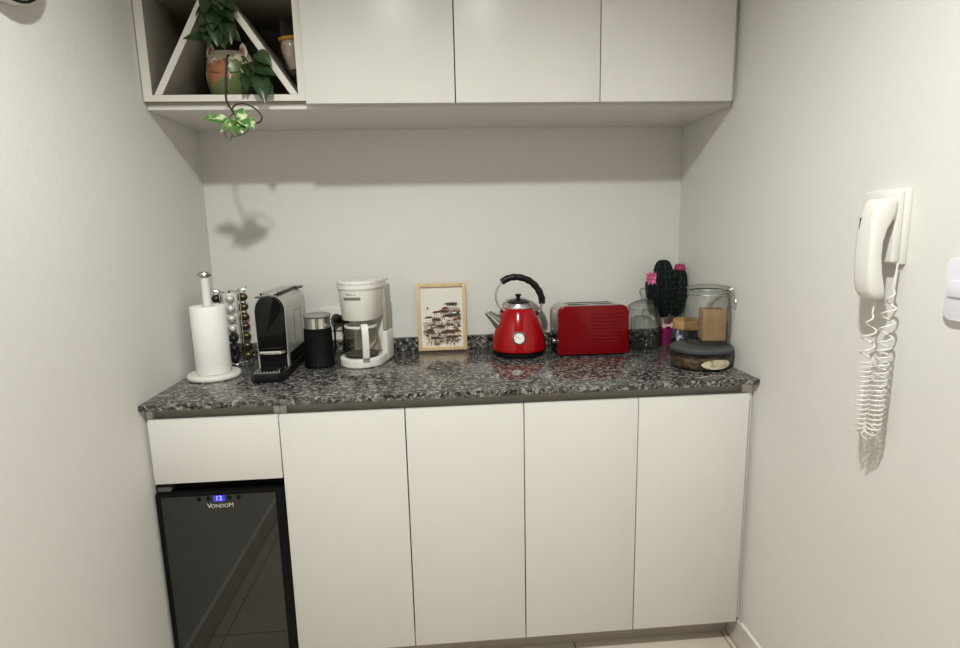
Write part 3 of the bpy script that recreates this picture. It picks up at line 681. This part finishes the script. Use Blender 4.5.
tube(grip, rr, 14).build('handle_grip', BPLAST, t)
tube(spline([KC+Vector(p) for p in [(.085, 0, .180), (.080, 0, .158), (.066, 0, .147)]], 6), .0042, 10).build('handle_wire', STEEL, t)
for p, r in (((-.058, 0, .158), .008), ((.066, 0, .146), .009)): MB().ball(KC+Vector(p), r).build('handle_mount', BPLAST, t)
# spout: tapered open chute on the left shoulder
sd = Vector((-.74, 0, .67)).normalized()
MS = Matrix.Translation(KC + Vector((-.055, 0, .105))) @ sd.to_track_quat('Z', 'X').to_matrix().to_4x4()
b = MB().lathe([(.030, .0), (.025, .025), (.018, .052), (.0125, .078), (.0115, .0785), (.010, .070), (0, .062)], n=32, M=MS)
for v in b.bm.verts:   # cut the mouth obliquely, so that it opens upward
    q = MS.inverted() @ v.co
    if q.z > .06: v.co += sd*(-(v.co.z-(KC.z+.155))*.35)
b.build('spout', CHROME, t)
lathe([(.0098, .0645), (0, .0648)], n=24, M=MS).build('spout_mouth', BMATTE, t)
# dial, facing the room on the sloped body
dd = Vector((CAM.x-KC.x, CAM.y-KC.y, 0)).normalized(); dd = (dd + Vector((.02, 0, 0))).normalized()
slope = Vector((dd.x, dd.y, .22)).normalized()
MD = Matrix.Translation(KC + dd*.0862 + Vector((0, 0, .073))) @ slope.to_track_quat('Z', 'Y').to_matrix().to_4x4()
dl = lathe([(.0235, -.006), (.0235, .004), (.0215, .0065), (.0185, .0065), (.0175, .0045), (0, .0045)], n=40, M=MD).build('dial', CHROME, t)
lathe([(.0174, .0046), (.0174, .0054), (0, .0054)], n=40, M=MD).build('dial_face', mat('dial_white', (.80, .79, .74), .4), dl)
b = MB()
for k in range(11):
    a = math.radians(-130 + 26*k); b.box(-.0005, .0005, .012, .0155, .0055, .0058, M=MD @ Matrix.Rotation(a, 4, 'Z'))
b.box(-.0007, .0007, -.004, .012, .0056, .0062, M=MD @ Matrix.Rotation(math.radians(62), 4, 'Z'))
b.build('dial_marks', BPLAST, dl)

# ------------------------------------------------------------------ toaster
TX0, TX1, TY0, TY1 = 1.2445, 1.4960, -.207, -.055
t = thing('toaster', 'red two slot toaster with chrome top and ribbed front', 'toaster', ((TX0+TX1)/2, -.12, Z0))
def rrect(x0, x1, z0, z1, rt_, rb=.006, n=6):
    P = []
    for cx, cz, r, a0 in ((x1-rb, z0+rb, rb, -PI/2), (x1-rt_, z1-rt_, rt_, 0), (x0+rt_, z1-rt_, rt_, PI/2), (x0+rb, z0+rb, rb, PI)):
        for k in range(n+1): P.append((cx+r*math.cos(a0+PI/2*k/n), cz+r*math.sin(a0+PI/2*k/n)))
    return P
for y0_, y1_, nm in ((TY0, TY0+.022, 'front_panel'), (TY1-.022, TY1, 'rear_panel')):
    b = MB().prism(rrect(TX0, TX1, Z0+.006, 1.0775 if nm == 'front_panel' else 1.068, .024), XZ, y0_, y1_, .004, 3)
    if nm == 'front_panel':
        for k in range(9): b.box(TX0+.118, TX1-.022, TY0-.0016, TY0+.004, .945+.0125*k, .950+.0125*k, .0014, 2)
    b.build(nm, REDM if nm == 'front_panel' else STEEL, t)
b = MB().box(TX0+.012, TX1-.012, TY0+.01, TY1-.01, Z0+.0005, Z0+.012); b.build('base', BMATTE, t)
b = MB().prism(rrect(TX0+.003, TX1-.006, Z0+.0125, 1.0755, .022), XZ, TY0+.0225, TY1-.0225)
b.build('chrome_body', STEEL, t)
b = MB()
for yc in (-.153, -.109):
    b.box(TX0+.045, TX1-.045, yc-.016, yc+.016, 1.0740, 1.0768)
b.build('bread_slot', BMATTE, t)
b = MB()
for yc in (-.153, -.109):
    for x0_, x1_, y0_, y1_ in ((TX0+.04, TX1-.04, yc-.0165, yc-.0125), (TX0+.04, TX1-.04, yc+.0125, yc+.0165), (TX0+.04, TX0+.045, yc-.0125, yc+.0125), (TX1-.045, TX1-.04, yc-.0125, yc+.0125)):
        b.box(x0_, x1_, y0_, y1_, 1.0740, 1.0770, .0006)
b.build('slot_rim', CHROME, t)
b = MB()
for yc in (-.160, -.147, -.134, -.121, -.108): b.box(TX0-.0015, TX0+.008, yc-.003, yc+.003, .985, 1.055, .001)
b.build('end_ribs', STEEL, t)
MB().box(TX0-.002, TX0+.008, -.180, -.085, .912, .975, .002).build('control_plate', BPLAST, t)
lathe([(0, 0), (.011, 0), (.011, .008), (.008, .011), (0, .011)], n=24, M=Matrix.Translation((TX0-.002, -.155, .946)) @ Matrix.Rotation(-PI/2, 4, 'Y')).build('knob', CHROME, t)
MB().box(TX0-.020, TX0-.002, -.128, -.098, .955, .966, .003).build('lever', BPLAST, t)

t.location.y -= .011; t.location.x -= .006

# ------------------------------------------------------------------ ribbed glass jar
JC = Vector((1.5765, -.126, Z0))
t = thing('glass_jar', 'ribbed clear glass jar with round knob lid beside the toaster', 'jar', JC)
lathe([(0, .002), (.050, .002), (.060, .006), (.063, .014), (.065, .05), (.065, .090), (.062, .113), (.055, .132), (.0505, .142), (.0515, .147), (.0515, .150), (.049, .150)], JC, 144, rib=30, ribd=.022).build('body', GLASSR, t)
lathe([(.0545, .1505), (.0575, .152), (.0575, .157), (.053, .162), (.042, .170), (.024, .178), (.011, .182), (.008, .187), (.009, .191), (.0145, .199), (.0165, .209), (.0145, .219), (.008, .225), (0, .226)], JC, 48).build('lid', GLASSR, t)

# ------------------------------------------------------------------ cactus ornament
CC = Vector((1.6785, -.088, Z0))
t = thing('cactus_ornament', 'dark green cactus ornament with pink flowers on a magenta pot', 'ornament', CC)
CACT = mat('dark_cactus', (.005, .009, .007), .6, var=.4, scale=60, spec=.15); MAG = mat('magenta_pot', (.22, .012, .09), .45, var=.1); PINKF = mat('pink_flower', (.62, .13, .25), .55); MAGF = mat('magenta_flower', (.33, .02, .09), .55)
SPINE = mat('pale_spine', (.16, .22, .18), .6); BOWM = mat('pale_pink_bow', (.72, .42, .42), .6)
lathe([(0, .0005), (.020, .0005), (.0215, .005), (.0255, .055), (.0265, .058), (.0265, .066), (.024, .066), (.023, .060), (0, .060)], CC, 32).build('pot', MAG, t)
tube(spline([CC+Vector(p) for p in [(-.004, 0, .058), (-.010, 0, .085), (-.016, 0, .115)]], 5), .0055, 8).build('stem', mat('tan_stick', (.36, .24, .13), .7), t)
tube(spline([CC+Vector(p) for p in [(.006, 0, .058), (.014, -.002, .085), (.018, 0, .112)]], 5), .0055, 8).build('stem', mat('dark_red_stick', (.10, .015, .02), .7), t)
b = MB()
for sx in (-1, 1): b.prism([(0, 0), (sx*.019, .012), (sx*.022, -.004), (sx*.014, -.011)], lambda u, v, d: CC+Vector((u, -.022+d, .078+v)), -.003, .003, .001)
b.ball(CC+Vector((0, -.025, .078)), .006, n=12); b.build('bow', BOWM, t)
def cactus_lobe(c, rx, rz, tilt=0.0, ribs=12):
    M = Matrix.Translation(c) @ Matrix.Rotation(tilt, 4, 'Y')
    pf = [(rx*math.sin(PI*k/14)**.62 if 0 < k < 14 else 0, -rz*math.cos(PI*k/14)) for k in range(15)]
    return MB().lathe(pf, n=72, M=M, rib=ribs, ribd=.07), M
SP = MB()
def spines(M, rx, rz, ribs=12):
    for k in range(2, 13):
        for j in range(ribs):
            a = 2*PI*(j+.5*(k % 2))/ribs; r = rx*math.sin(PI*k/14)**.62*1.05; z = -rz*math.cos(PI*k/14)
            p = M @ Vector((r*math.cos(a), r*math.sin(a), z)); q = M @ Vector((r*1.14*math.cos(a), r*1.14*math.sin(a), z+.002))
            SP.tube([p, q], [.0011, .0003], 4)
for c_, rx, rz, tl in [((-.014, 0, .216), .0385, .108, -.03), ((.0385, -.004, .202), .0335, .092, .06), ((-.060, .004, .214), .019, .042, -.10)]:
    lb, M = cactus_lobe(CC+Vector(c_), rx, rz, tl); lb.build('cactus_lobe', CACT, t); spines(M, rx, rz)
SP.build('spines', SPINE, t)
def flower(c, r, mt, n=9, up_=.5):
    b = MB()
    for k in range(n):
        a = 2*PI*k/n + .2
        d = Vector((math.cos(a), -.45 + .2*math.sin(k*2.1), math.sin(a))).normalized()
        b.leaf(c, c+d*r, Vector((0, -1, .1)), r*.42, .1, .3, n=5)
    b.ball(c+Vector((0, -r*.15, 0)), r*.25, n=10)
    return b.build('flower', mt, t)
flower(CC+Vector((-.066, -.010, .258)), .031, PINKF, 11, .6)
b = MB().ball(CC+Vector((.045, -.006, .290)), .021, .020, .016, n=18)
for k in range(9):
    a = 2*PI*k/9; b.leaf(CC+Vector((.045+.012*math.cos(a), -.006+.012*math.sin(a), .282)), CC+Vector((.045+.019*math.cos(a), -.006+.019*math.sin(a), .309)), Vector((math.cos(a), math.sin(a), .3)), .013, .1, .2, n=4)
b.build('flower', MAGF, t)

# ------------------------------------------------------------------ low oval container, clip-top jar, bamboo lid jar
TC = Vector((1.6565, -.428, Z0))
t = thing('glass_container', 'low oval glass container with flat dark grey lid at the worktop corner', 'container', TC)
lathe([(0, .002), (.070, .002), (.078, .005), (.0845, .018), (.0865, .048), (.086, .0535)], TC, 56, sx=1.12, sy=.98).build('glass_bowl', GLASS, t)
lathe([(0, .0565), (.089, .0565), (.0905, .059), (.0905, .067), (.087, .0708), (.03, .072), (0, .072)], TC, 56, sx=1.08, sy=.97).build('lid', mat('slate_lid', (.055, .060, .063), .42, var=.15), t)
lathe([(0, .004), (.070, .004), (.0775, .012), (.081, .034), (.066, .042), (0, .044)], TC, 48, sx=1.12, sy=.98).build('contents', two_tone('brown_contents', (.06, .036, .02), (.17, .10, .05), 45, .5, .8, .1), t)
b = MB(); n = 14; rows = []
for k in range(n+1):
    a = math.radians(-112 + 60*k/n); w_ = .0150*math.sqrt(max(0.02, 1-((k-n/2)/(n/2))**2))
    rows.append([b.bm.verts.new(TC + Vector((.0866*1.12*math.cos(a), .0866*.98*math.sin(a), .025+s_*w_))) for s_ in (-1, 1)])
for A, B in zip(rows, rows[1:]): b.bm.faces.new((A[0], B[0], B[1], A[1]))
b.build('oval_sticker', two_tone('cream_and_ochre_sticker', (.28, .20, .06), (.58, .52, .38), 60, .42, .6, .08), t)

JB = Vector((1.6840, -.402, Z0+.0722))
t = thing('clip_top_jar', 'tall clear clip top jar standing on the grey lidded glass container', 'jar', JB)
lathe([(0, .009), (.055, .008), (.063, .006), (.060, .002), (.067, .004), (.0685, .014), (.0700, .06), (.0695, .115), (.068, .138), (.0615, .155), (.0575, .162), (.0575, .168)], JB, 56).build('body', GLASS, t)
lathe([(.0575, .169), (.062, .170), (.0635, .174), (.0635, .180), (.061, .184), (.04, .188), (0, .189)], JB, 48).build('lid', GLASS, t)
lathe([(.0585, .1655), (.0635, .1655), (.0640, .1685), (.0635, .1715), (.0585, .1715)], JB, 48).build('seal_ring', mat('grey_rubber_seal', (.22, .23, .21), .6), t)
b = MB()
ring = [JB+Vector((.0645*math.cos(2*PI*k/40), .0645*math.sin(2*PI*k/40), .160)) for k in range(41)]; b.tube(ring, .0012, 6)
ring = [JB+Vector((.0655*math.cos(2*PI*k/40), .0655*math.sin(2*PI*k/40), .178)) for k in range(41)]; b.tube(ring, .0012, 6)
a0 = math.radians(-42); cd_ = Vector((math.cos(a0), math.sin(a0), 0)); cs_ = Vector((-cd_.y, cd_.x, 0))
for q in (-1, 1):
    b.tube(spline([JB+cd_*.0655+cs_*.011*q+Vector((0, 0, .178)), JB+cd_*.073+cs_*.011*q+Vector((0, 0, .172)), JB+cd_*.072+cs_*.011*q+Vector((0, 0, .158)), JB+cd_*.067+cs_*.010*q+Vector((0, 0, .152))], 5), .0014, 6)
b.tube(spline([JB+cd_*.072+cs_*.012+Vector((0, 0, .160)), JB+cd_*.080+cs_*.011+Vector((0, 0, .142)), JB+cd_*.081+Vector((0, 0, .128)), JB+cd_*.080+cs_*-.011+Vector((0, 0, .142)), JB+cd_*.072+cs_*-.012+Vector((0, 0, .160))], 6), .0016, 6)
b.build('wire_clasp', STEEL, t)
o = MB().box(-.036, .036, -.032, .032, 0, .100, .004, 3)
for k in range(4): o.box(-.0365, .0365, -.0325, .0325, .012+.024*k, .0135+.024*k)
o = o.build('kraft_packet', mat('kraft_paper', (.29, .175, .085), .75, var=.15, scale=20), local=True)
o.location = JB + Vector((.015, -.004, .0108)); o.rotation_euler = (0, 0, math.radians(-12))
tag(o, 'brown kraft paper packet standing inside the clip top jar', 'packet')

BC = Vector((1.6900, -.262, Z0))
t = thing('canister', 'dark blue canister with white patches and round bamboo lid behind the clip top jar', 'canister', BC)
lathe([(0, .0005), (.043, .0005), (.047, .005), (.048, .03), (.048, .090), (.046, .094), (0, .094)], BC, 48).build('body', two_tone('navy_with_white_patches', (.012, .016, .035), (.42, .48, .56), 38, .60, .12, .03), t)  # noise mixes pale patches into the navy body colour
lathe([(0, .0945), (.052, .0945), (.054, .097), (.054, .123), (.052, .126), (0, .1265)], BC, 48).build('lid', BAMBOO, t)

# ------------------------------------------------------------------ intercom phone on the right wall
t = thing('intercom_phone', 'white wall intercom phone with handset and coiled cord', 'intercom', (W, -1.017, 1.34))
b = MB().box(W-.011, W-.0003, -1.068, -.966, 1.264, 1.414, .002).box(W-.027, W-.011, -1.0625, -.9705, 1.267, 1.411, .004, 3)
b.build('wall_box', WPLAST, t)
hb = MB(); prof = [(z_, (o_+i_)/2, (o_-i_)/2, w_) for z_, o_, i_, w_ in [(1.3935, .058, .030, .0205), (1.391, .064, .0275, .0225), (1.383, .070, .0275, .0238), (1.366, .0755, .029, .0243), (1.350, .0785, .036, .0243), (1.335, .0798, .045, .0243), (1.310, .0808, .0525, .0243), (1.280, .0815, .0535, .0245), (1.250, .0808, .0500, .0248), (1.230, .079, .0450, .0248), (1.212, .0755, .0400, .0240), (1.201, .070, .039, .0220), (1.1955, .063, .042, .0175)]]
rings = []
for z, off, th, hw in prof:   # off: distance of the section's middle from the wall; th: half depth; hw: half width
    yc = -1.0465 + .0115*(1.392-z)/.2*-.4
    ring = []
    for k in range(24):
        a = 2*PI*k/24; ca_, sa_ = math.cos(a), math.sin(a)
        e = .45
        ring.append(hb.bm.verts.new((W - off + th*math.copysign(abs(ca_)**e, ca_), yc + hw*math.copysign(abs(sa_)**e, sa_), z)))
    rings.append(ring)
for A, B in zip(rings, rings[1:]):
    for k in range(24): hb.bm.faces.new((A[k], A[(k+1) % 24], B[(k+1) % 24], B[k]))
hb.bm.faces.new(rings[0][::-1]); hb.bm.faces.new(rings[-1])
hs_ = hb.build('handset', WPLAST, t, ang=60)
MB().box(W-.0795, W-.0755, -1.0355, -1.0335, 1.335, 1.358).build('slit', DGREY, hs_)
MB().box(W-.035, W-.026, -1.064, -1.028, 1.352, 1.388, .003).build('ear_cradle', WPLAST, t)
cpath = spline([(1.710, -1.056, 1.194), (1.706, -1.056, 1.17), (1.703, -1.055, 1.12), (1.702, -1.056, 1.05), (1.700, -1.058, .985), (1.700, -1.064, .935), (1.702, -1.076, .917), (1.706, -1.087, .935), (1.708, -1.087, .99), (1.714, -1.083, 1.06), (1.720, -1.078, 1.13), (1.730, -1.072, 1.20), (1.738, -1.067, 1.245), (1.741, -1.066, 1.268)], 60)
Ls = [0.0]
for a, c_ in zip(cpath, cpath[1:]): Ls.append(Ls[-1] + (c_-a).length)
tot = Ls[-1]; pts = []; ph = 0.0; u_prev = Vector((1, 0, 0))
for i, p in enumerate(cpath):
    s_ = Ls[i]/tot; tg = (cpath[min(i+1, len(cpath)-1)]-cpath[max(i-1, 0)]).normalized()
    u_ = (u_prev - tg*u_prev.dot(tg)).normalized(); v_ = tg.cross(u_); u_prev = u_
    if i:
        ds = Ls[i]-Ls[i-1]
        pitch = .031 if s_ < .2 else (.0100 if s_ < .63 else (.016 if s_ < .75 else .030)); ph += 2*PI*ds/pitch
    amp = .0118*min(1, max(0, (s_-.045)/.05))*min(1, max(0, (.93-s_)/.08))
    pts.append((p, u_, v_, ph, amp))
fine = []
for (p, u_, v_, a, r), (p2, u3, v3, a2, r_2) in zip(pts, pts[1:]):
    nn = max(1, int((a2-a)/.45))
    for k in range(nn):
        f = k/nn; aa = a+(a2-a)*f; R = r+(r_2-r)*f
        fine.append(p.lerp(p2, f) + (u_*math.cos(aa)+v_*math.sin(aa))*R)
fine.append(pts[-1][0])
tube(fine, .0019, 6).build('coiled_cord', WPLAST, t)

# ------------------------------------------------------------------ light switch at the right edge, bell dome at the top left
t = thing('light_switch', 'lilac white light switch beside the wall intercom phone', 'light switch', (W, -1.21, 1.23))
MB().prism(rrect(-1.289, -1.172, 1.172, 1.284, .008, .014), lambda u, v, d: Vector((d, u, v)), W-.013, W-.0003, .003, 3).build('plate', LILAC, t)
MB().box(W-.0175, W-.0132, -1.279, -1.1815, 1.214, 1.244, .0018, 2).build('rocker', LILAC, t)
t = thing('wall_light', 'round white wall fixture with dark ring high on the left wall', 'wall light', (0, -.89, 1.92))
MR = Matrix.Translation((0, -.89, 1.924)) @ Matrix.Rotation(PI/2, 4, 'Y')
lathe([(0, .0005), (.112, .0005), (.119, .005), (.120, .018), (.117, .024), (0, .024)], n=56, M=MR).build('housing', mat('white_housing', (.62, .60, .55), .45), t)
lathe([(.1115, .0242), (.110, .028), (.084, .036), (.040, .040), (0, .041)], n=48, M=MR).build('dome', WPLAST, t)
lathe([(.1165, .0242), (.1165, .0262), (.112, .0262), (.112, .0242)], n=48, M=MR).build('gasket', BPLAST, t)
